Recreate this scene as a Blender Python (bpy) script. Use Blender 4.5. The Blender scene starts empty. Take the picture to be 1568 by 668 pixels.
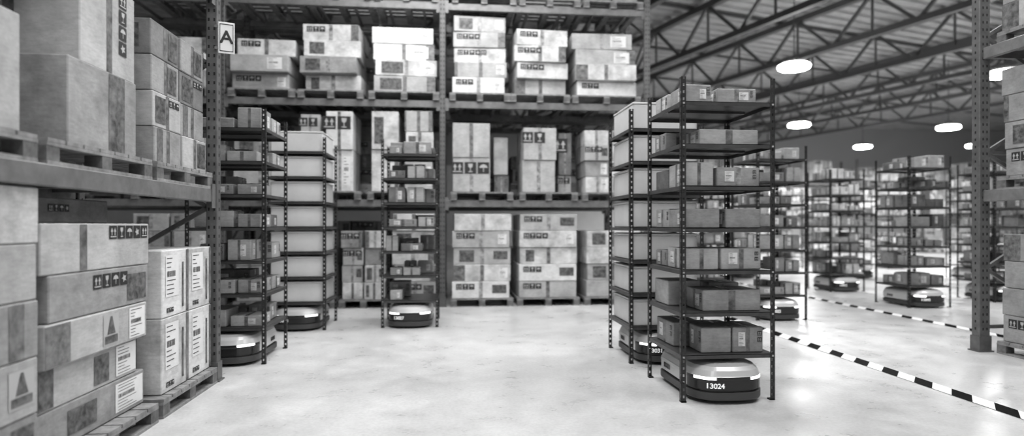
import bpy, math, random
from mathutils import Matrix, Vector
S = bpy.context.scene
COL = S.collection
S.view_settings.view_transform = 'Standard'
S.view_settings.look = 'None'

# ------------------------------------------------------------ materials
MATS = {}
def mat(name, v, rough=0.6, metal=0.0, var=0.0, scale=4.0, bump=0.0, bscale=40.0, emit=0.0, v2=None, detail=6.0, spec=0.5, fine=False):
    m = bpy.data.materials.new(name); m.use_nodes = True
    nt = m.node_tree; N = nt.nodes; L = nt.links
    b = N['Principled BSDF']
    b.inputs['Base Color'].default_value = (v, v, v, 1)
    b.inputs['Roughness'].default_value = rough
    b.inputs['Metallic'].default_value = metal
    b.inputs['Specular IOR Level'].default_value = spec
    if emit:
        b.inputs['Emission Color'].default_value = (1, 1, 1, 1)
        b.inputs['Emission Strength'].default_value = emit
    tc = N.new('ShaderNodeTexCoord')
    if var:
        n = N.new('ShaderNodeTexNoise'); n.inputs['Scale'].default_value = scale; n.inputs['Detail'].default_value = detail
        n.inputs['Roughness'].default_value = 0.65
        L.new(tc.outputs['Object'], n.inputs['Vector'])
        r = N.new('ShaderNodeValToRGB')
        lo = max(0, v - var); hi = min(1, v + var) if v2 is None else v2
        r.color_ramp.elements[0].position = 0.33; r.color_ramp.elements[0].color = (lo, lo, lo, 1)
        r.color_ramp.elements[1].position = 0.68; r.color_ramp.elements[1].color = (hi, hi, hi, 1)
        L.new(n.outputs['Fac'], r.inputs['Fac'])
        out = r.outputs['Color']
        if fine:
            mp = N.new('ShaderNodeMapping'); mp.inputs['Scale'].default_value = (1, 1, 4)
            L.new(tc.outputs['Object'], mp.inputs['Vector'])
            n3 = N.new('ShaderNodeTexNoise'); n3.inputs['Scale'].default_value = 16; n3.inputs['Detail'].default_value = 5; n3.inputs['Roughness'].default_value = .75
            L.new(mp.outputs[0], n3.inputs['Vector'])
            r3 = N.new('ShaderNodeValToRGB')
            r3.color_ramp.elements[0].position = .34; r3.color_ramp.elements[0].color = (.74,.74,.74,1)
            r3.color_ramp.elements[1].position = .58; r3.color_ramp.elements[1].color = (1,1,1,1)
            L.new(n3.outputs['Fac'], r3.inputs['Fac'])
            mx = N.new('ShaderNodeMix'); mx.data_type='RGBA'; mx.blend_type='MULTIPLY'; mx.inputs[0].default_value=.7
            L.new(out, mx.inputs[6]); L.new(r3.outputs[0], mx.inputs[7]); out = mx.outputs[2]
        L.new(out, b.inputs['Base Color'])
    if bump:
        n2 = N.new('ShaderNodeTexNoise'); n2.inputs['Scale'].default_value = bscale; n2.inputs['Detail'].default_value = 4
        L.new(tc.outputs['Object'], n2.inputs['Vector'])
        bp = N.new('ShaderNodeBump'); bp.inputs['Strength'].default_value = bump; bp.inputs['Distance'].default_value = 0.01
        L.new(n2.outputs['Fac'], bp.inputs['Height']); L.new(bp.outputs['Normal'], b.inputs['Normal'])
    MATS[name] = m
    return m
mat('card_dark', .17, .8, var=.06, scale=5, bump=.3, bscale=20, fine=True)
mat('card_mid', .29, .8, var=.08, scale=5, bump=.3, bscale=20, fine=True)
mat('card_light', .42, .75, var=.10, scale=4, bump=.35, bscale=16, fine=True)
mat('card_pale', .56, .5, var=.22, scale=4, bump=.7, bscale=7, fine=True)
mat('card_white', .68, .6, var=.12, scale=6, bump=.3, bscale=12, fine=True)
mat('tape', .14, .25, var=.09, scale=14, bump=.3, bscale=30)
mat('tape_pale', .28, .22, var=.18, scale=14, bump=.3, bscale=30)
mat('print_dark', .06, .55, var=.05, scale=22, v2=.18)
mat('ink', .015, .6)
mat('paper', .74, .6, var=.04, scale=10)
mat('glyph', .42, .7)
mat('wood', .22, .8, var=.08, scale=12)
mat('wood_dark', .12, .8, var=.05, scale=12)
mat('steel_rack', .11, .45, .2, var=.03, scale=8)
mat('steel_beam', .16, .45, .2, var=.04, scale=8)
mat('steel_unit', .03, .4, .3, var=.012, scale=10)
mat('shelf_plate', .065, .38, .35, var=.02, scale=6)
mat('hole', .01, .9)
mat('bin', .64, .45, var=.05, scale=3)
mat('bin_rim', .40, .5)
mat('robot_body', .58, .28, .1)
mat('robot_top', .45, .35, .1)
mat('robot_dark', .018, .22)
mat('robot_bumper', .05, .45)
mat('led', .9, .3, emit=2.2)
mat('numerals_glow', .9, .5, emit=.4)  # white number print with a slight glow put into it, not a lamp
mat('rubber', .02, .8)
mat('tape_white', .85, .6, spec=.2)
mat('tape_black', .008, .8, spec=.05)
mat('truss', .12, .5, .3)
mat('deck', .46, .5, .2, var=.08, scale=1.5)
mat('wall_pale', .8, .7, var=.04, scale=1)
mat('wall_dark', .34, .7)  # upper wall grey lightened in the colour to stand in for distant haze
mat('lamp_ring', 1, .4, emit=25.0)
mat('lamp_body', .22, .4)
mat('sign', .78, .5)

def floor_mat():
    m = bpy.data.materials.new('polished_concrete'); m.use_nodes = True
    nt = m.node_tree; N = nt.nodes; L = nt.links; b = N['Principled BSDF']
    tc = N.new('ShaderNodeTexCoord')
    def noise(s, d, r=.6, dist=0):
        n = N.new('ShaderNodeTexNoise'); n.inputs['Scale'].default_value = s; n.inputs['Detail'].default_value = d
        n.inputs['Roughness'].default_value = r; n.inputs['Distortion'].default_value = dist
        L.new(tc.outputs['Object'], n.inputs['Vector']); return n
    a = noise(.45, 7, .6, .4); c = noise(3, 9, .7, .2); f = noise(38, 5, .7)
    def ramp(n, p0, v0, p1, v1):
        r = N.new('ShaderNodeValToRGB'); e = r.color_ramp.elements
        e[0].position = p0; e[0].color = (v0, v0, v0, 1); e[1].position = p1; e[1].color = (v1, v1, v1, 1)
        L.new(n.outputs['Fac'], r.inputs['Fac']); return r
    ra = ramp(a, .34, .50, .66, .76); rc = ramp(c, .32, .82, .64, 1.0); rf = ramp(f, .30, .78, .60, 1.0)
    m1 = N.new('ShaderNodeMix'); m1.data_type = 'RGBA'; m1.blend_type = 'MULTIPLY'; m1.inputs[0].default_value = 1
    L.new(ra.outputs[0], m1.inputs[6]); L.new(rc.outputs[0], m1.inputs[7])
    m2 = N.new('ShaderNodeMix'); m2.data_type = 'RGBA'; m2.blend_type = 'MULTIPLY'; m2.inputs[0].default_value = .8
    L.new(m1.outputs[2], m2.inputs[6]); L.new(rf.outputs[0], m2.inputs[7])
    L.new(m2.outputs[2], b.inputs['Base Color'])
    rr = ramp(c, .3, .24, .7, .40); L.new(rr.outputs[0], b.inputs['Roughness'])
    b.inputs['Specular IOR Level'].default_value = .5
    bp = N.new('ShaderNodeBump'); bp.inputs['Strength'].default_value = .12; bp.inputs['Distance'].default_value = .01
    L.new(c.outputs['Fac'], bp.inputs['Height']); L.new(bp.outputs['Normal'], b.inputs['Normal'])
    MATS['concrete'] = m
floor_mat()

# ------------------------------------------------------------ mesh builder
class MB:
    def __init__(s):
        s.v = []; s.f = []; s.m = []; s.names = []; s.M = Matrix.Identity(4)
    def mi(s, n):
        if n not in s.names: s.names.append(n)
        return s.names.index(n)
    def add(s, pts, faces, mt):
        o = len(s.v); k = s.mi(mt)
        for p in pts: s.v.append(tuple(s.M @ Vector(p)))
        for f in faces: s.f.append([o + i for i in f]); s.m.append(k)
    def poly(s, pts, mt): s.add(pts, [list(range(len(pts)))], mt)
    def box(s, x0, x1, y0, y1, z0, z1, mt, c=0.0):
        if c <= 0:
            p = [(x, y, z) for x in (x0, x1) for y in (y0, y1) for z in (z0, z1)]
            s.add(p, [(0,1,3,2),(4,6,7,5),(0,4,5,1),(2,3,7,6),(0,2,6,4),(1,5,7,3)], mt); return
        lo = (x0, y0, z0); hi = (x1, y1, z1); idx = {}; pts = []
        for a in range(3):
            for sx in (0,1):
                for sy in (0,1):
                    for sz in (0,1):
                        sg = (sx,sy,sz); p = []
                        for k in range(3):
                            base = hi[k] if sg[k] else lo[k]
                            if k != a: base += (-c if sg[k] else c)
                            p.append(base)
                        idx[(a,)+sg] = len(pts); pts.append(tuple(p))
        F = []
        for a in range(3):
            b, d = [k for k in range(3) if k != a]
            for sa in (0,1):
                q = []
                for (sb, sd) in ((0,0),(1,0),(1,1),(0,1)):
                    sg = [0,0,0]; sg[a]=sa; sg[b]=sb; sg[d]=sd; q.append(idx[(a,)+tuple(sg)])
                cyc = (a, b, d) in ((0,1,2),(1,2,0),(2,0,1))
                if (sa == 1) != cyc: q = q[::-1]
                F.append(q)
        for a in range(3):
            for b in range(a+1, 3):
                d = 3 - a - b
                for sa in (0,1):
                    for sb in (0,1):
                        def g(ax, sd):
                            sg = [0,0,0]; sg[a]=sa; sg[b]=sb; sg[d]=sd; return idx[(ax,)+tuple(sg)]
                        q = [g(a,0), g(a,1), g(b,1), g(b,0)]
                        if (sa == sb) == (d == 1): q = q[::-1]
                        F.append(q)
        for sx in (0,1):
            for sy in (0,1):
                for sz in (0,1):
                    q = [idx[(a,sx,sy,sz)] for a in range(3)]
                    if (sx+sy+sz) % 2 == 0: q = q[::-1]
                    F.append(q)
        s.add(pts, F, mt)
    def bar(s, p, q, w, h, mt):
        p = Vector(p); q = Vector(q); d = (q - p).normalized()
        up = Vector((0,0,1)) if abs(d.z) < .95 else Vector((1,0,0))
        a = d.cross(up).normalized() * w/2; b = a.cross(d).normalized() * h/2
        pts = [p-a-b, p+a-b, p+a+b, p-a+b, q-a-b, q+a-b, q+a+b, q-a+b]
        s.add(pts, [(0,3,2,1),(4,5,6,7),(0,1,5,4),(1,2,6,5),(2,3,7,6),(3,0,4,7)], mt)
    def cyl(s, cx, cy, z0, z1, r, mt, n=24, axis='z'):
        pts = []
        for z in (z0, z1):
            for i in range(n):
                t = 2*math.pi*i/n; a, b = r*math.cos(t), r*math.sin(t)
                pts.append((cx+a, cy+b, z) if axis == 'z' else (z, cx+a, cy+b))
        F = [(i, (i+1) % n, n+(i+1) % n, n+i) for i in range(n)] + [tuple(range(n))[::-1], tuple(range(n, 2*n))]
        s.add(pts, F, mt)
    def mesh(s, name):
        me = bpy.data.meshes.new(name); me.from_pydata(s.v, [], s.f)
        for n in s.names: me.materials.append(MATS[n])
        me.polygons.foreach_set('material_index', s.m); me.update(); return me
    def obj(s, name, parent=None, loc=(0,0,0), rot=0):
        return put(s.mesh(name), name, parent, loc, rot)
def put(me, name, parent=None, loc=(0,0,0), rot=0):
    o = bpy.data.objects.new(name, me); COL.objects.link(o)
    o.location = loc; o.rotation_euler = (0,0,rot)
    if parent: o.parent = parent
    return o
def empty(name, loc=(0,0,0), rot=0):
    e = bpy.data.objects.new(name, None); e.empty_display_size = .2; COL.objects.link(e)
    e.location = loc; e.rotation_euler = (0,0,rot); return e

# ------------------------------------------------------------ decals and cartons
def frame(face, w, d, h):
    if face == 'F': return Vector((-w/2,-d/2,0)), Vector((1,0,0)), Vector((0,-1,0)), w
    if face == 'R': return Vector((w/2,-d/2,0)), Vector((0,1,0)), Vector((1,0,0)), d
    if face == 'L': return Vector((-w/2,d/2,0)), Vector((0,-1,0)), Vector((-1,0,0)), d
    return Vector((w/2,d/2,0)), Vector((-1,0,0)), Vector((0,1,0)), w
def rect(mb, fr, u0, u1, v0, v1, mt, off=.0015):
    o, u, n, U = fr; z = Vector((0,0,1)); b = o + n*off
    mb.poly([b+u*u0+z*v0, b+u*u1+z*v0, b+u*u1+z*v1, b+u*u0+z*v1], mt)
def gpoly(mb, fr, cu, cv, s, pts, mt, off=.0045):
    o, u, n, U = fr; z = Vector((0,0,1)); b = o + n*off
    mb.poly([b+u*(cu+p[0]*s)+z*(cv+p[1]*s) for p in pts], mt)
def icons(mb, fr, u, v, s, n, vertical=False, gm='glyph'):
    for i in range(n):
        cu, cv = (u, v - i*s*1.12) if vertical else (u + i*s*1.12, v)
        if cu+s/2 > fr[3]-.01: break
        rect(mb, fr, cu-s/2, cu+s/2, cv-s/2, cv+s/2, 'ink', .003)
        k = i % 4
        if k == 0:
            for dx in (-.2, .2):
                gpoly(mb, fr, cu, cv, s, [(dx-.16,.05),(dx+.16,.05),(dx,.36)], gm)
                gpoly(mb, fr, cu, cv, s, [(dx-.05,-.22),(dx+.05,-.22),(dx+.05,.05),(dx-.05,.05)], gm)
            gpoly(mb, fr, cu, cv, s, [(-.38,-.36),(.38,-.36),(.38,-.28),(-.38,-.28)], gm)
        elif k == 1:
            gpoly(mb, fr, cu, cv, s, [(-.2,.36),(-.16,.08),(0,-.02),(.16,.08),(.2,.36)], gm)
            gpoly(mb, fr, cu, cv, s, [(-.03,-.3),(.03,-.3),(.03,0),(-.03,0)], gm)
            gpoly(mb, fr, cu, cv, s, [(-.18,-.36),(.18,-.36),(.18,-.29),(-.18,-.29)], gm)
        elif k == 2:
            gpoly(mb, fr, cu, cv, s, [(-.36,.02),(.36,.02),(.26,.22),(0,.34),(-.26,.22)], gm)
            gpoly(mb, fr, cu, cv, s, [(-.03,-.34),(.03,-.34),(.03,.02),(-.03,.02)], gm)
        else:
            gpoly(mb, fr, cu, cv, s, [(math.cos(t*math.pi/5)*(.34 if t%2 else .16), math.sin(t*math.pi/5)*(.34 if t%2 else .16)) for t in range(10)], gm)
def shiplabel(mb, fr, u0, u1, v0, v1, rng):
    rect(mb, fr, u0, u1, v0, v1, 'paper', .003)
    h = v1-v0; w = u1-u0; n = 9
    for i in range(n):
        if i in (3, 4) : continue
        y = v1 - h*(i+.7)/(n+.4)
        rect(mb, fr, u0+w*.08, u0+w*(.3+.5*rng.random()), y-h*.011, y+h*.011, 'print_dark', .0045)
    x = u0+w*.1; xe = u0+w*.7
    while x < xe:
        t = w*rng.choice((.012,.02,.03)); rect(mb, fr, x, x+t, v0+h*.48, v0+h*.62, 'ink', .0045); x += t+w*.022
def carton(mb, x0, x1, y0, y1, z0, z1, mt='card_mid', rot=0, deco=(), tape=None, seed=0, tape_faces='FRLB'):
    rng = random.Random(seed); w, d, h = x1-x0, y1-y0, z1-z0
    old = mb.M
    mb.M = old @ Matrix.Translation(((x0+x1)/2,(y0+y1)/2,z0)) @ Matrix.Rotation(rot,4,'Z')
    mb.box(-w/2,w/2,-d/2,d/2,0.001,h-.001,mt,c=min(.006,h*.05))
    if tape:
        for fc in tape_faces:
            fr = frame(fc,w,d,h); U = fr[3]; t = min(.06, U*.12)
            rect(mb, fr, U/2-t/2, U/2+t/2, .006, h-.006, tape, .001)
        t = min(.06, w*.12); mb.poly([(-t/2,-d/2+.006,h+.0005),(t/2,-d/2+.006,h+.0005),(t/2,d/2-.006,h+.0005),(-t/2,d/2-.006,h+.0005)], tape)
    for dc in deco:
        fc, kind = dc[0], dc[1]; fr = frame(fc,w,d,h); U = fr[3]
        if kind == 'icons':
            icons(mb, fr, dc[2]*U, dc[3]*h, dc[4]*h, dc[5])
        elif kind == 'iconsV':
            icons(mb, fr, dc[2]*U, dc[3]*h, dc[4]*h, dc[5], True)
        elif kind == 'print':
            rect(mb, fr, dc[2]*U, dc[3]*U, dc[4]*h, dc[5]*h, 'print_dark', .003)
        elif kind == 'printtri':
            rect(mb, fr, dc[2]*U, dc[3]*U, dc[4]*h, dc[5]*h, 'glyph', .003)
            cu=(dc[2]+dc[3])/2*U; wv=(dc[3]-dc[2])*U
            rect(mb, fr, dc[2]*U+wv*.08, dc[3]*U-wv*.08, (dc[4]+.04)*h, dc[4]*h+(dc[5]-dc[4])*h*.3, 'print_dark', .0045)
            gpoly(mb, fr, cu, (dc[4]+(dc[5]-dc[4])*.6)*h, (dc[5]-dc[4])*h, [(-.24,-.25),(.24,-.25),(.05,.33),(-.05,.33)], 'print_dark')
        elif kind == 'label':
            shiplabel(mb, fr, dc[2]*U, dc[3]*U, dc[4]*h, dc[5]*h, rng)
        elif kind == 'band':
            rect(mb, fr, dc[2]*U, dc[3]*U, .006, h-.006, 'tape', .002)
    mb.M = old
def rdeco(rng, faces='FR'):
    out = []
    for fc in faces:
        r = rng.random()
        if r < .3: out.append((fc,'icons',.12,.70,.34,rng.choice((3,4,5))))
        elif r < .6: out.append((fc,'print',.1,.1+rng.choice((.15,.26,.35)),.15,.85))
        elif r < .72: out.append((fc,'label',.64,.9,.15,.85))
        elif r < .85: out.append((fc,'band',.0,rng.choice((.06,.1,.2))))
        r = rng.random()
        if r<.25: out.append((fc,'band',.86,1.0))
        elif r<.5: out.append((fc,'label',.80,.95,.2,.8))
        elif r<.6: out.append((fc,'print',.7,.95,.3,.8))
    return out
def stack(mb, x0, x1, y0, y1, z, layers, lh, nx, rng, mats, jit=.02, faces='FR', rotj=.015):
    for l in range(layers):
        n = nx if isinstance(nx, int) else rng.choice(nx)
        wd = (x1-x0)/n
        for i in range(n):
            jx = rng.uniform(0,jit); jy = rng.uniform(0, jit*2)
            carton(mb, x0+i*wd+.008+jx, x0+(i+1)*wd-.008-jit+jx, y0+jy, y1-jit*2+jy, z, z+lh-.003, rng.choice(mats),
                   rng.uniform(-rotj,rotj), rdeco(rng, faces), rng.choice(('tape','tape_pale','tape_pale',None)), rng.random())
        z += lh
    return z
def pallet(mb, x0, x1, y0, y1, z, h=.13, mt='wood', gap=.008):
    w = x1-x0; d = y1-y0
    for i in range(7):
        bw = d/7; mb.box(x0,x1,y0+i*bw+gap,y0+(i+1)*bw-gap,z+h-.02,z+h,mt)
    for k in range(3):
        a = x0+.0+(w-.1)*k/2
        mb.box(a,a+.1,y0+.003,y1-.003,z+h-.038,z+h-.021,mt)
        mb.box(a,a+.1,y0+.003,y1-.003,z,z+.018,mt)
        for j in range(3):
            b = y0+.002+(d-.104)*j/2
            mb.box(a+.002,a+.098,b,b+.1,z+.018,z+h-.038,'wood_dark')

# ------------------------------------------------------------ pallet rack parts
def post(mb, x, y, H, w=.09, d=.08, mt='steel_rack', z0=0.0):
    mb.box(x-w/2,x+w/2,y-d/2,y+d/2,z0,H,mt,c=.006)
    mb.box(x-w/2-.025,x+w/2+.025,y-d/2-.02,y+d/2+.02,0,.012,mt)
    mb.box(x-w/2-.008,x+w/2+.008,y-d/2-.008,y+d/2+.008,.012,.16,mt)
    z = .22
    while z < H-.05:
        for dx in (-.022,.022):
            mb.box(x+dx-.007,x+dx+.007,y-d/2-.0015,y-d/2-.0005,z,z+.026,'hole')
        for sx in (-1,1):
            xx = x+sx*(w/2+.001); mb.box(xx-.0005,xx+.0005,y-.008,y+.008,z,z+.026,'hole')
        z += .075
def frame_xz(mb, xa, xb, y, H, mt='steel_rack'):
    z = .25; k = 0
    mb.bar((xa,y,z),(xb,y,z),.035,.035,mt)
    while z+.62 < H:
        a, b = (xa,xb) if k % 2 else (xb,xa)
        mb.bar((a,y,z),(b,y,z+.6),.03,.035,mt); z += .6; k += 1
        if k % 3 == 0: mb.bar((xa,y,z),(xb,y,z),.035,.035,mt)
def frame_yz(mb, x, ya, yb, H, mt='steel_rack'):
    z = .25; k = 0
    mb.bar((x,ya,z),(x,yb,z),.035,.035,mt)
    while z+.62 < H:
        a, b = (ya,yb) if k % 2 else (yb,ya)
        mb.bar((x,a,z),(x,b,z+.6),.03,.035,mt); z += .6; k += 1

def rack_along_x(name, xs, y0, y1, H, levels):
    mb = MB()
    for x in xs:
        post(mb,x,y0,H); post(mb,x,y1,H); frame_yz(mb,x,y0+.04,y1-.04,H)
    for a,b in zip(xs[:-1],xs[1:]):
        for z in levels:
            for yy in (y0,y1):
                s = -1 if yy == y0 else 1
                mb.box(a+.05,b-.05,yy-.025,yy+.025,z-.11,z,'steel_beam',c=.006)
                for xx,sg in ((a+.045,1),(b-.045,-1)):
                    mb.box(xx-.004,xx+.004,yy+s*.03-.02,yy+s*.03+.02,z-.16,z+.04,'steel_beam')
                    mb.box(min(xx,xx+sg*.05),max(xx,xx+sg*.05),yy+s*.028-.003,yy+s*.028+.003,z-.16,z+.04,'steel_beam')
            n = 6
            for i in range(n):
                xx = a+.3+(b-a-.6)*i/(n-1); mb.box(xx-.02,xx+.02,y0+.026,y1-.026,z-.05,z-.012,'steel_beam')
    return mb.obj(name)

LV = (1.70, 3.28, 4.84)
BY0, BY1 = 9.80, 10.95
rack_along_x('pallet_rack', [-6.85,-3.50,-.13,3.22], BY0, BY1, 6.4, LV)
def pallet_obj(x0,x1,y0,y1,z,name='wooden_pallet',gap=.008):
    mb = MB(); pallet(mb,0,x1-x0,0,y1-y0,0,gap=gap); return mb.obj(name,loc=(x0,y0,z))
PALE = ['card_pale','card_pale','card_light','card_white','card_light']
MIX = ['card_light','card_pale','card_mid','card_light']
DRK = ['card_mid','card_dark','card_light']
def load(x0,x1,y0,y1,z,layers,lh,nx,seed,mats,jit=.02,faces='FR',rotj=.015):
    pallet_obj(x0-.02,x1+.02,y0-.02,y1+.02,z)
    mb = MB(); rng = random.Random(seed)
    stack(mb,x0,x1,y0,y1,z+.132,layers,lh,nx,rng,mats,jit,faces,rotj)
    return mb.obj('cardboard_box_stack')
Y0 = BY0-.06; Y1 = BY1-.05
for x0,x1,n,s in ((-3.38,-2.42,3,1),(-2.34,-1.38,4,2),(-1.26,-.2,4,3),(0.0,.93,5,4),(.97,1.90,4,5),(1.98,3.08,4,6),(-4.7,-3.65,3,7),(-5.8,-4.8,4,8)):
    load(x0,x1,Y0,Y1,3.28,n,.262 if n<5 else .252,1,s,PALE+['card_mid','card_light'],.08,'F',.06)
def tall(x0,x1,z,hs,seed,mats,y0=Y0,y1=Y1-.3,nx=1):
    mb = MB(); rng = random.Random(seed)
    for h in hs:
        stack(mb,x0,x1,y0,y1,z,1,h,nx,rng,mats,.03,'F',.02); z += h
    mb.obj('cardboard_box_stack')
for x0,x1 in ((-3.4,-2.4),(-2.35,-1.4),(-1.3,-.25),(0,1.0),(1.1,2.05),(2.12,3.1),(-4.8,-3.7)):
    pallet_obj(x0,x1,Y0-.02,Y1,1.70)
ZB = 1.832
tall(-1.36+.1,-.80,ZB,(.66,.60),11,['card_white','card_pale'])
tall(-.74,-.26,ZB,(.5,.45,.33),12,['card_pale','card_light'])
tall(-1.95,-1.5,ZB,(.65,.6),13,['card_white'])
tall(-2.34,-2.0,ZB,(.4,.4,.4),14,DRK)
tall(-3.35,-2.5,ZB,(.45,.45),15,MIX)
tall(.02,.66,ZB+.0,(.55,.55),16,['card_pale','card_light'])
tall(.70,.98,ZB,(.30,.62),17,DRK,y0=Y0+.3)
tall(1.14,1.72,ZB,(.52,.52),18,['card_pale','card_light'],nx=1)
tall(1.76,2.02,ZB,(.3,.7),19,DRK,y0=Y0+.25)
tall(2.16,3.05,ZB,(.26,.26,.26,.24),20,MIX,nx=2)
tall(-4.7,-3.75,ZB,(.4,.4,.3),21,MIX,nx=2)
for x0,x1,n,s,nx in ((.02,.98,5,31,1),(1.08,2.06,5,32,1),(2.18,3.08,4,33,1),(-1.72,-1.0,4,34,2),(-.92,-.22,5,35,1),(-2.75,-1.8,4,36,2),(-3.3+.0,-2.85,3,37,1),(-4.8,-3.7,5,38,2)):
    load(x0,x1,Y0,Y1,0,n,.27,nx,s,PALE if s in (31,32,33,35) else MIX,.03,'F',.02)
for i,(x0,x1) in enumerate(((-3.4,-2.35),(-2.3,-1.25),(-1.2,-.2),(0.02,1.05),(1.1,2.1),(2.15,3.15),(-4.7,-3.65))):
    pallet_obj(x0,x1,Y0,Y1,4.84,gap=.032)
for x0,x1,n,s in ((.05,1.0,3,41),(2.2,3.1,3,42)):
    mb = MB(); stack(mb,x0,x1,Y0+.1,Y1-.1,4.972,n,.3,2,random.Random(s),DRK,.02,'F'); mb.obj('cardboard_box_stack')
rack_along_x('pallet_rack', [-6.85,-3.50,-.13,3.22], 11.25, 12.4, 6.4, LV)
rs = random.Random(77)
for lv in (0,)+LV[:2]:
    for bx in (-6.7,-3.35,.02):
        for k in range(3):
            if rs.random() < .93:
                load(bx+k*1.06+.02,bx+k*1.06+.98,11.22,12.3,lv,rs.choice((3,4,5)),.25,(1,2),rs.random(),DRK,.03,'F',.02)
# distant racking on the far side of the hall
FX=[9.0+3.35*i for i in range(9)]
rack_along_x('pallet_rack', FX, 27.0, 28.15, 4.4, (1.7,3.28))
for lv in (0,1.7,3.28):
    for bx in FX[:-1]:
        for k in range(3):
            if rs.random() < .9:
                load(bx+k*1.08+.1,bx+k*1.08+1.05,26.95,28.0,lv,rs.choice((2,3,4)) if lv<3 else rs.choice((1,2,3)),.3,(1,2),rs.random(),PALE,.03,'F',.02)

# ------------------------------------------------------------ left rack (runs along Y)
mb = MB()
LX = -1.975; LXB = -3.05
for yy in (5.33,1.98):
    post(mb,LX,yy,6.0); post(mb,LXB,yy,6.0); frame_xz(mb,LXB+.04,LX-.04,yy,6.0)
for z in (1.60,3.28,4.84):
    for xx in (LX,LXB):
        mb.box(xx-.025,xx+.025,2.03,5.28,z-.11,z,'steel_beam',c=.006)
        mb.box(xx+.026 if xx==LX else xx-.032,xx+.032 if xx==LX else xx-.026,5.22,5.29,z-.16,z+.04,'steel_beam')
    for i in range(6):
        yy = 2.3+2.7*i/5; mb.box(LXB+.026,LX-.026,yy-.02,yy+.02,z-.05,z-.012,'steel_beam')
mb.obj('pallet_rack')
e = empty('aisle_sign',(LX+.115,5.30,2.86),rot=.35)
mb = MB(); mb.box(-.062,.062,-.004,.004,-.13,.13,'sign',c=.002); mb.box(-.05,.05,-.0055,-.0045,-.115,-.108,'ink'); mb.box(-.05,.05,-.0055,-.0045,.108,.115,'ink')
mb.box(-.052,-.047,-.0055,-.0045,-.115,.115,'ink'); mb.box(.047,.052,-.0055,-.0045,-.115,.115,'ink'); mb.box(-.09,-.06,-.003,.003,-.1,-.08,'steel_rack'); mb.box(-.09,-.06,-.003,.003,.08,.1,'steel_rack')
mb.obj('plate',e)
def textmesh(s, size):
    c = bpy.data.curves.new('t','FONT'); c.body = s; c.size = size; c.align_x='CENTER'; c.align_y='CENTER'; c.extrude=.0005; c.offset = size*.02
    o = bpy.data.objects.new('t',c); COL.objects.link(o); bpy.context.view_layer.update()
    me = bpy.data.meshes.new_from_object(o.evaluated_get(bpy.context.evaluated_depsgraph_get()))
    bpy.data.objects.remove(o); return me
me = textmesh('A', .15); me.materials.clear(); me.materials.append(MATS['ink'])
o = put(me,'letter',e,(0,-.007,0)); o.rotation_euler = (math.pi/2,0,0)

PX0, PX1 = -3.0, -1.955
for y0,y1 in ((2.08,3.12),(3.18,4.24),(4.30,5.26)):
    pallet_obj(PX0,PX1,y0,y1,1.60)
    pallet_obj(PX0,PX1+.04,y0,y1,0)
def crate(*a, name='cardboard_box', **k):
    mb = MB(); x0,x1,y0,y1,z0,z1 = a
    carton(mb,-(x1-x0)/2,(x1-x0)/2,-(y1-y0)/2,(y1-y0)/2,0,z1-z0,**k)
    return mb.obj(name,loc=((x0+x1)/2,(y0+y1)/2,z0))
ZL = 1.732
crate(-2.62,-1.99,2.35,3.05,ZL,2.28,mt='card_light',tape='tape_pale',seed=1)
crate(-2.95,-2.1,2.2,2.98,2.281,2.9,mt='card_mid',tape='tape',seed=2)
crate(-2.66,-2.0,3.42,4.12,ZL,2.20,mt='card_mid',deco=(('R','band',.55,.8),),seed=3)
crate(-2.75,-2.02,3.56,4.14,2.201,2.74,mt='card_light',tape='tape',deco=(('R','iconsV',.75,.88,.16,4),),seed=4)
crate(-2.7,-2.1,3.3,3.95,2.741,3.1,mt='card_mid',tape='tape',seed=5)
rng = random.Random(5)
z = ZL
dsets = [[('R','band',.1,.3)],[('R','print',.08,.42,.12,.88),('R','icons',.6,.8,.2,3)],[('R','print',.55,.9,.12,.88)],[('F','print',.2,.8,.2,.85),('R','print',.6,.95,.1,.9)]]
for l in range(4):
    for k in range(2):
        y0 = 4.36+k*.45
        crate(-2.42+rng.uniform(0,.02),-2.03+rng.uniform(0,.03),y0+rng.uniform(0,.01),y0+.43,z,z+.243,mt=('card_mid','card_light','card_mid','card_dark')[(l+k)%4],
              rot=rng.uniform(-.015,.015),tape='tape',deco=dsets[(l+k*3)%4],seed=l*3+k)
    crate(-2.88,-2.47,4.42,5.2,z,z+.243,mt='card_dark',tape='tape')
    z += .2445
z = .134; rng = random.Random(9)
for l in range(5):
    crate(-2.7,-1.98+rng.uniform(-.015,.01),2.15,3.165+rng.uniform(-.02,.01),z,z+.268,mt=('card_mid','card_light','card_mid','card_light','card_pale')[l],
          rot=rng.uniform(-.006,.006),tape='tape' if l%2 else None,deco=([('R','print',.82,.97,.12,.85)],[('R','printtri',.80,.97,.2,.85)],[('R','band',.8,.9)],[],[])[l],seed=l)
    z += .27
z = .134
D2 = [[('R','label',.68,.98,.12,.9),('R','print',.25,.5,.2,.8),('F','print',.6,.9,.2,.8)],
      [('R','print',.0,.12,.05,.95),('R','label',.74,.98,.1,.92),('R','print',.5,.66,.1,.85)],
      [('R','printtri',.50,.66,.1,.9),('R','label',.78,.97,.08,.92),('R','band',.0,.2)],
      [('R','icons',.42,.72,.34,4),('R','print',.74,.97,.12,.8)],
      [('R','icons',.6,.8,.3,5),('R','band',.3,.36)]]
MT = ['card_mid','card_light','card_light','card_mid','card_light']
for l in range(5):
    h = (.222,.222,.222,.24,.262)[l]
    crate(-2.8,-1.99+rng.uniform(-.04,.02),3.2+(.0,.03,.0,.05,.0)[l],4.2+(.05,-.03,0,.03,.04)[l],z,z+h,mt=MT[l],rot=rng.uniform(-.02,.012),deco=D2[l],seed=20+l)
    z += h+.002
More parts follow.
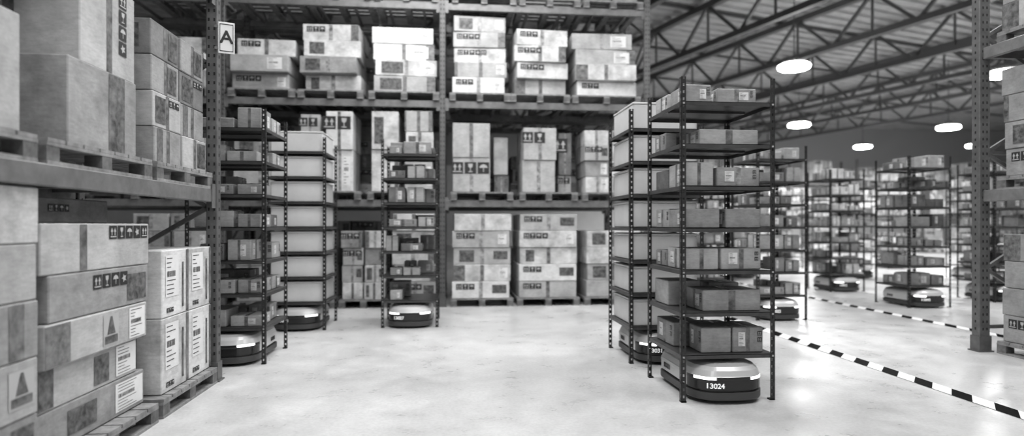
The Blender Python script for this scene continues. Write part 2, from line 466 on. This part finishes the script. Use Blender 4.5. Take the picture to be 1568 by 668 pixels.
crate(-2.9,-2.16,3.3,4.1,z,z+.14,mt='card_dark',deco=(('R','icons',.3,.6,.3,4),),seed=9)
z = .134
for l in range(2):
    for k in range(2):
        y0 = 4.40+k*.435
        crate(-2.5,-1.97,y0,y0+.425,z,z+(.52,.47)[l],mt='card_white' if (l+k)%2 else 'card_pale',rot=rng.uniform(-.01,.01),deco=(('R','label',.12,.6,.3,.92),('R','band',.9,1.0),('R','print',.74,.8,.1,.8),('R','icons',.2,.1,.07,3),('F','band',.0,.12),('F','print',.25,.7,.3,.8)),seed=40+l+k)
    z += .522
# ------------------------------------------------------------ right rack end
mb = MB()
RX = 5.46
for xx in (RX, RX+1.1):
    post(mb,xx,5.80,6.0,w=.12,d=.1); post(mb,xx,2.5,6.0,w=.12,d=.1)
frame_xz(mb,RX+.05,RX+1.05,5.80,6.0)
frame_xz(mb,RX+.05,RX+1.05,2.5,6.0)
for z in (1.66,3.12,4.7):
    for xx in (RX,RX+1.1): mb.box(xx-.025,xx+.025,2.55,5.75,z-.12,z,'steel_beam',c=.006)
    mb.bar((RX+.05,5.80,z-.05),(RX+1.05,5.80,z-.05),.05,.08,'steel_rack')
    for i in range(5):
        yy=2.9+2.4*i/4; mb.box(RX+.026,RX+1.07,yy-.02,yy+.02,z-.05,z-.012,'steel_beam')
mb.obj('pallet_rack')
for z,n,s in ((0,4,51),(1.66,4,52),(3.12,4,53)):
    load(RX+.08,RX+1.05,4.7,5.66,z,n,.27,2,s,['card_mid','card_light','card_mid'],.02,'FL',.01)

# ------------------------------------------------------------ mobile shelving unit
UW, UD, UH = .72, .77, 2.39
SZ = [.345+.311*i for i in range(7)]
def unit_mesh():
    mb = MB()
    def plate(o, u, n, L):
        W=.036; T=.003; hw=.012; o=Vector(o); u=Vector(u); n=Vector(n)
        def bx(a0,a1,z0,z1):
            p=o+u*a0; q=o+u*a1+n*T
            mb.box(min(p.x,q.x),max(p.x,q.x),min(p.y,q.y),max(p.y,q.y),z0,z1,'steel_unit')
        bx(0,(W-hw)/2,0,L); bx((W+hw)/2,W,0,L)
        z=0; pitch=.052
        while z < L:
            bx((W-hw)/2,(W+hw)/2,z,min(z+pitch-.02,L)); z+=pitch
    for cx,sx in ((0,1),(UW,-1)):
        for cy,sy in ((0,1),(UD,-1)):
            plate((cx,cy,0),(sx,0,0),(0,sy,0),UH); plate((cx,cy,0),(0,sy,0),(sx,0,0),UH)
            mb.box(min(cx,cx+sx*.04),max(cx,cx+sx*.04),min(cy,cy+sy*.04),max(cy,cy+sy*.04),0,.01,'rubber')
    for z in SZ:
        mb.box(.004,UW-.004,.004,UD-.004,z-.004,z,'shelf_plate')
        for a in ((.004,UW-.004,.004,.007),(.004,UW-.004,UD-.007,UD-.004),(.004,.007,.004,UD-.004),(UW-.007,UW-.004,.004,UD-.004)):
            mb.box(a[0],a[1],a[2],a[3],z-.03,z,'shelf_plate')
        mb.box(.05,UW-.05,UD/2-.02,UD/2+.02,z-.02,z-.004,'shelf_plate')
        for (bx,by) in ((.018,-.002),(UW-.018,-.002)):
            mb.box(bx-.006,bx+.006,by-.003,by+.002,z-.021,z-.009,'bin_rim')
    return mb.mesh('mobile_shelving_unit')
UM = unit_mesh()
def robot_outline():
    pts=[]; hx=.28; yf=-.41; yb=.38
    def arc(cx,cy,r,a0,a1,n):
        for i in range(n+1):
            t=math.radians(a0+(a1-a0)*i/n); pts.append([cx+r*math.cos(t),cy+r*math.sin(t)])
    R=.15; r=.09
    n=14
    for i in range(n): pts.append([-(hx-R)+2*(hx-R)*i/n, yf])
    arc(hx-R,yf+R,R,-90,0,12)
    for i in range(1,8): pts.append([hx,yf+R+(yb-r-yf-R)*i/8])
    arc(hx-r,yb-r,r,0,90,8)
    for i in range(1,6): pts.append([hx-r-2*(hx-r)*i/6,yb])
    arc(-hx+r,yb-r,r,90,180,8)
    for i in range(1,8): pts.append([-hx,yb-r-(yb-r-yf-R)*i/8])
    arc(-hx+R,yf+R,R,180,270,12); pts.pop()
    for p in pts:
        if p[1]<-.1: 
            k=min(1,(-.1-p[1])/.3); p[1]-= .05*k*(1-(p[0]/hx)**2)
    return pts
OUT = robot_outline()
def robot_mesh():
    mb=MB(); n=len(OUT)
    rings=[(.022,.03),(.03,.004),(.04,0),(.085,0),(.09,.02),(.1,.02),(.105,.004),(.165,.004),(.178,.002),(.198,.004),(.203,.008),(.24,.022),(.265,.045),(.28,.085),(.284,.12)]
    def P(i,k):
        z,ins=rings[k]; x,y=OUT[i%n]; return (x*(1-ins/.28), y*(1-ins/.41), z)
    for k in range(len(rings)-1):
        for i in range(n):
            xm=(OUT[i][0]+OUT[(i+1)%n][0])/2; ym=(OUT[i][1]+OUT[(i+1)%n][1])/2; z=(rings[k][0]+rings[k+1][0])/2
            front = ym < -.24
            if z<.088: m='robot_bumper'
            elif z<.103: m='robot_dark'
            elif z<.2:
                m='robot_dark' if front else 'robot_body'
                if front and .174<z and .13<abs(xm)<.258 and ym<-.3: m='led'
            else: m='robot_body' if z<.27 else 'robot_top'
            mb.add([P(i,k),P(i+1,k),P(i+1,k+1),P(i,k+1)],[(0,1,2,3)],m)
    mb.poly([P(i,len(rings)-1) for i in range(n)],'robot_top')
    mb.poly([P(i,0) for i in range(n)][::-1],'robot_bumper')
    mb.cyl(0,0,.284,.300,.19,'robot_dark',36)
    mb.cyl(0,0,.300,.312,.16,'robot_bumper',36)
    for sx in (-.2,.16): mb.cyl(0,.05,sx,sx+.04,.05,'rubber',20,axis='x')
    for sx in (-.18,.15):
        for cy in (-.25,.28): mb.cyl(cy,.022,sx,sx+.03,.022,'rubber',12,axis='x')
    for sx in (-1,1):
        for k in range(4):
            mb.box(sx*.277-.003,sx*.277+.003,.1+k*.035,.12+k*.035,.13,.17,'robot_dark')
    return mb.mesh('chassis')
RM=robot_mesh()
for p in RM.polygons: p.use_smooth = True
try: RM.set_sharp_from_angle(angle=math.radians(28))
except Exception: pass
def yfront(x):
    n=len(OUT)
    for i in range(n):
        a=OUT[i]; b=OUT[(i+1)%n]
        if b[0]>a[0] and a[0]<=x<=b[0] and a[1]<0: 
            t=(x-a[0])/(b[0]-a[0]); return a[1]+t*(b[1]-a[1])
    return -.4
def robot(x, y, num, rot=0):
    e=empty('warehouse_robot',(x,y,0),rot)
    put(RM,'chassis',e)
    me=textmesh(num,.052); me.materials.clear(); me.materials.append(MATS['numerals_glow'])
    for v in me.vertices:
        X=v.co.x-.135; Z=.134+v.co.y; v.co=(X, (yfront(X))*(1-.004/.41)-.002-v.co.z, Z)
    put(me,'fleet_number',e)
    return e
UMX = ['card_mid','card_dark','card_light','card_mid','card_light']
def unit(X, Y, kind='parcels', layout=None, seed=0, num='13024', withrobot=True, mats=UMX):
    e=empty('mobile_shelving_unit',(X,Y,0))
    put(UM,'frame',e)
    mb=MB(); rng=random.Random(seed)
    if kind=='bins':
        for z in SZ:
            h=.265
            mb.box(.045,UW-.045,.045,UD-.045,z+.001,z+h-.03,'bin',c=.01)
            mb.box(.04,UW-.04,.04,UD-.04,z+h-.03,z+h-.012,'bin',c=.004)
            mb.box(.06,UW-.06,.06,UD-.06,z+h-.012,z+h-.008,'bin_rim')
    else:
        for i,z in enumerate(SZ):
            L = layout[i] if layout else None
            if L is None:
                L=[]; x=.05
                for row in ((.05,.38),(.42,.72)):
                    x=.05+rng.uniform(0,.06)
                    while x<.5:
                        w=rng.choice((.16,.22,.28,.36)); w=min(w,.67-x)
                        if w<.12: break
                        if rng.random()<.85: L.append((x,x+w-.01,row[0]+rng.uniform(0,.04),row[1],rng.choice((.1,.13,.16,.2))))
                        x+=w+rng.uniform(0,.04)
            for b in L:
                dd=[]
                for fc in 'FLR':
                    r=rng.random()
                    if r<.45: dd.append((fc,'label',.56,.8,.2,.75))
                    elif r<.7: dd.append((fc,'label',.18,.4,.25,.8)); 
                    if .3<r<.7: dd.append((fc,'icons',.88,.75,.18,1)); dd.append((fc,'icons',.88,.5,.18,1))
                carton(mb,b[0],b[1],b[2],b[3],z+.001,z+b[4],rng.choice(mats) if len(b)<6 else b[5],rng.uniform(-.03,.03),dd,rng.choice(('tape','tape','tape_pale',None)),rng.random())
    mb.obj('parcels' if kind!='bins' else 'storage_bins',e)
    if withrobot: robot(X+UW/2,Y+UD/2-.02,num)
    return e
LA=[
 [(.06,.30,.33,.70,.19,'card_mid'),(.18,.41,.06,.30,.19,'card_mid'),(.425,.66,.06,.36,.19,'card_mid'),(.36,.6,.45,.7,.15)],
 [(.05,.32,.42,.72,.2,'card_light'),(.19,.64,.06,.38,.16,'card_mid'),(.4,.66,.45,.7,.18)],
 [(.05,.31,.06,.42,.16,'card_light'),(.325,.64,.06,.38,.16,'card_light'),(.06,.3,.47,.72,.13)],
 [(.05,.32,.06,.38,.145,'card_mid'),(.37,.64,.06,.36,.145,'card_mid'),(.06,.26,.42,.72,.155,'card_light')],
 [(.05,.27,.05,.40,.18,'card_light'),(.30,.63,.06,.40,.145,'card_mid'),(.06,.3,.45,.72,.16)],
 [(.17,.63,.08,.45,.12,'card_light'),(.05,.26,.48,.72,.15,'card_mid')],
 [(.05,.25,.05,.36,.135,'card_mid'),(.30,.60,.05,.36,.11,'card_mid'),(.05,.2,.42,.7,.14,'card_light'),(.25,.5,.42,.7,.12)]]
unit(1.68,4.32,layout=LA,seed=3)
unit(1.67,5.58,kind='bins',num='13031')
unit(-2.44,5.90,seed=12)
unit(-2.26,7.75,kind='bins',num='13018')
unit(-.875,7.84,seed=15,num='13027')
unit(4.15,7.93,seed=16,num='13022')
unit(7.35,11.2,seed=17,num='13012',mats=MIX)
unit(7.15,8.9,seed=18,num='13040')
unit(9.1,9.4,seed=19,num='13044')
unit(4.3,10.6,seed=20,num='13045')
for i,(x,y) in enumerate(((9.7,14.0),(6.9,14.4),(12.2,13.2),(9.9,17.5),(13.0,17.0),(5.6,13.2),(16.0,16.5),(12.8,20.5))):
    unit(x,y,seed=60+i,num='130%d'%(50+i),mats=PALE if i%2 else MIX)
# ------------------------------------------------------------ floor tape
def tape_line(x, ya, yb, w=.15):
    mb=MB(); st=.19; s=.17; n=int((yb-ya)/st)
    for k in range(n):
        y=k*st
        mb.poly([(-w/2,y,0),(w/2,y+s,0),(w/2,y+st+s,0),(-w/2,y+st,0)],'tape_black' if k%2 else 'tape_white')
    mb.obj('floor_hazard_tape',loc=(x,ya,.004))
tape_line(3.88,2.4,14); tape_line(6.42,5.0,16)
# ------------------------------------------------------------ room
mb=MB(); mb.box(-14,40,-8,40,-.2,0,'concrete'); mb.obj('floor')
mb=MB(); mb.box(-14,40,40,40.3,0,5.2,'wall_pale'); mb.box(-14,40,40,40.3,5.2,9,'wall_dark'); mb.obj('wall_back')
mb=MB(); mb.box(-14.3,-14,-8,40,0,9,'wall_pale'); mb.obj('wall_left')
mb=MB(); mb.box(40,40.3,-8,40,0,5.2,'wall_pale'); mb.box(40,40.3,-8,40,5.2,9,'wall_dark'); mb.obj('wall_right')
ROT=math.radians(16.6)
mb=MB()
n=220; L0=-40; L1=70; prof=[]
for i in range(n):
    a=L0+(L1-L0)*i/n; st=(L1-L0)/n
    prof+= [(a,8.06),(a+st*.45,8.06),(a+st*.55,8.14),(a+st*.95,8.14)]
for (a,za),(b,zb) in zip(prof[:-1],prof[1:]):
    mb.poly([(-30,a,za),(60,a,za),(60,b,zb),(-30,b,zb)],'deck')
mb.obj('ceiling',rot=ROT)
def truss(u, name='roof_truss'):
    mb=MB(); a,b=-10,58
    zt,zb=7.88,6.7
    mb.bar((u,a,zt),(u,b,zt),.2,.18,'truss'); mb.bar((u,a,zb),(u,b,zb),.18,.16,'truss')
    y=a; k=0
    while y<b-.1:
        mb.bar((u,y,zb),(u,y+1.3,zt),.08,.08,'truss'); mb.bar((u,y+1.3,zt),(u,y+2.6,zb),.08,.08,'truss')
        mb.bar((u,y+1.3,zb),(u,y+1.3,zt),.05,.05,'truss'); y+=2.6
    mb.obj(name,rot=ROT)
for k in range(10): truss(-2+k*3.6)
mb=MB()
for k in range(18):
    y=-8+k*3.9; mb.box(-12,42,y-.06,y+.06,7.975,8.055,'truss')
mb.obj('trim_purlins',rot=ROT)
# ------------------------------------------------------------ lamps, plus added fill panels
def ring_lamp(x,y,z,power=260):
    e=empty('high_bay_lamp',(x,y,z))
    mb=MB(); R=.36; r=.065; n=40; m=10
    for i in range(n):
        for j in range(m):
            q=[]
            for (a,b) in ((i,j),(i+1,j),(i+1,j+1),(i,j+1)):
                t=2*math.pi*a/n; s=2*math.pi*b/m
                q.append(((R+r*math.cos(s))*math.cos(t),(R+r*math.cos(s))*math.sin(t),r*math.sin(s)))
            mb.poly(q,'lamp_ring')
    mb.obj('ring',e)
    mb=MB(); mb.cyl(0,0,.08,.12,.33,'lamp_body',32); mb.cyl(0,0,.12,.26,.12,'lamp_body',24)
    mb.bar((0,0,.26),(0,0,8.055-z),.02,.02,'steel_rack'); mb.obj('housing',e)
    l=bpy.data.lights.new('bulb','SPOT'); l.energy=power; l.shadow_soft_size=.3; l.spot_size=math.radians(160); l.spot_blend=.5
    o=bpy.data.objects.new('bulb',l); COL.objects.link(o); o.location=(0,0,-.1); o.parent=e
for p in ((9.5,16.1,5.7),(15.3,15.5,5.5),(14.2,23.7,5.4),(20.3,23.1,5.3),(21.5,30,5.4),(13,32,5.4),(27,29,5.4)): ring_lamp(*p, power=1500)
def fill_panel(x,y,z,sx,sy,power):
    e=empty('unseen_fill_panel',(x,y,z))  # added area light and housing above the view, to brighten the hall
    mb=MB(); mb.box(-sx/2-.04,sx/2+.04,-sy/2-.04,sy/2+.04,.01,.08,'lamp_body'); 
    for a in (-sx/2+.1,sx/2-.1): mb.bar((a,0,.08),(a,0,8.055-z),.02,.02,'steel_rack')
    mb.obj('housing',e)
    l=bpy.data.lights.new('fill_area','AREA'); l.shape='RECTANGLE'; l.size=sx; l.size_y=sy; l.energy=power
    o=bpy.data.objects.new('fill_area',l); COL.objects.link(o); o.parent=e
fill_panel(0,1.5,6.2,3,1.5,170)
fill_panel(0,5.6,6.2,3,1.5,220)
fill_panel(0,8.3,6.2,3,.8,210)
fill_panel(4.2,3,6.2,2,2,180)
fill_panel(5.8,8.2,6.2,2,2,210)
fill_panel(9.5,8,6.2,2,2,220)
fill_panel(0,-3,6.2,3,1.5,160)
W=bpy.data.worlds.new('World'); S.world=W; W.use_nodes=True
W.node_tree.nodes['Background'].inputs[0].default_value=(1,1,1,1); W.node_tree.nodes['Background'].inputs[1].default_value=.56
# ------------------------------------------------------------ camera
c=bpy.data.cameras.new('camera'); cam=bpy.data.objects.new('camera',c); COL.objects.link(cam)
cam.location=(0,0,1.3); cam.rotation_euler=(math.pi/2,0,-math.atan(.1005))
c.sensor_width=36; c.lens=935/1569*36; c.shift_y=11/1569; c.clip_end=200
c.dof.use_dof=True; c.dof.focus_distance=4.7; c.dof.aperture_fstop=.72
S.camera=cam
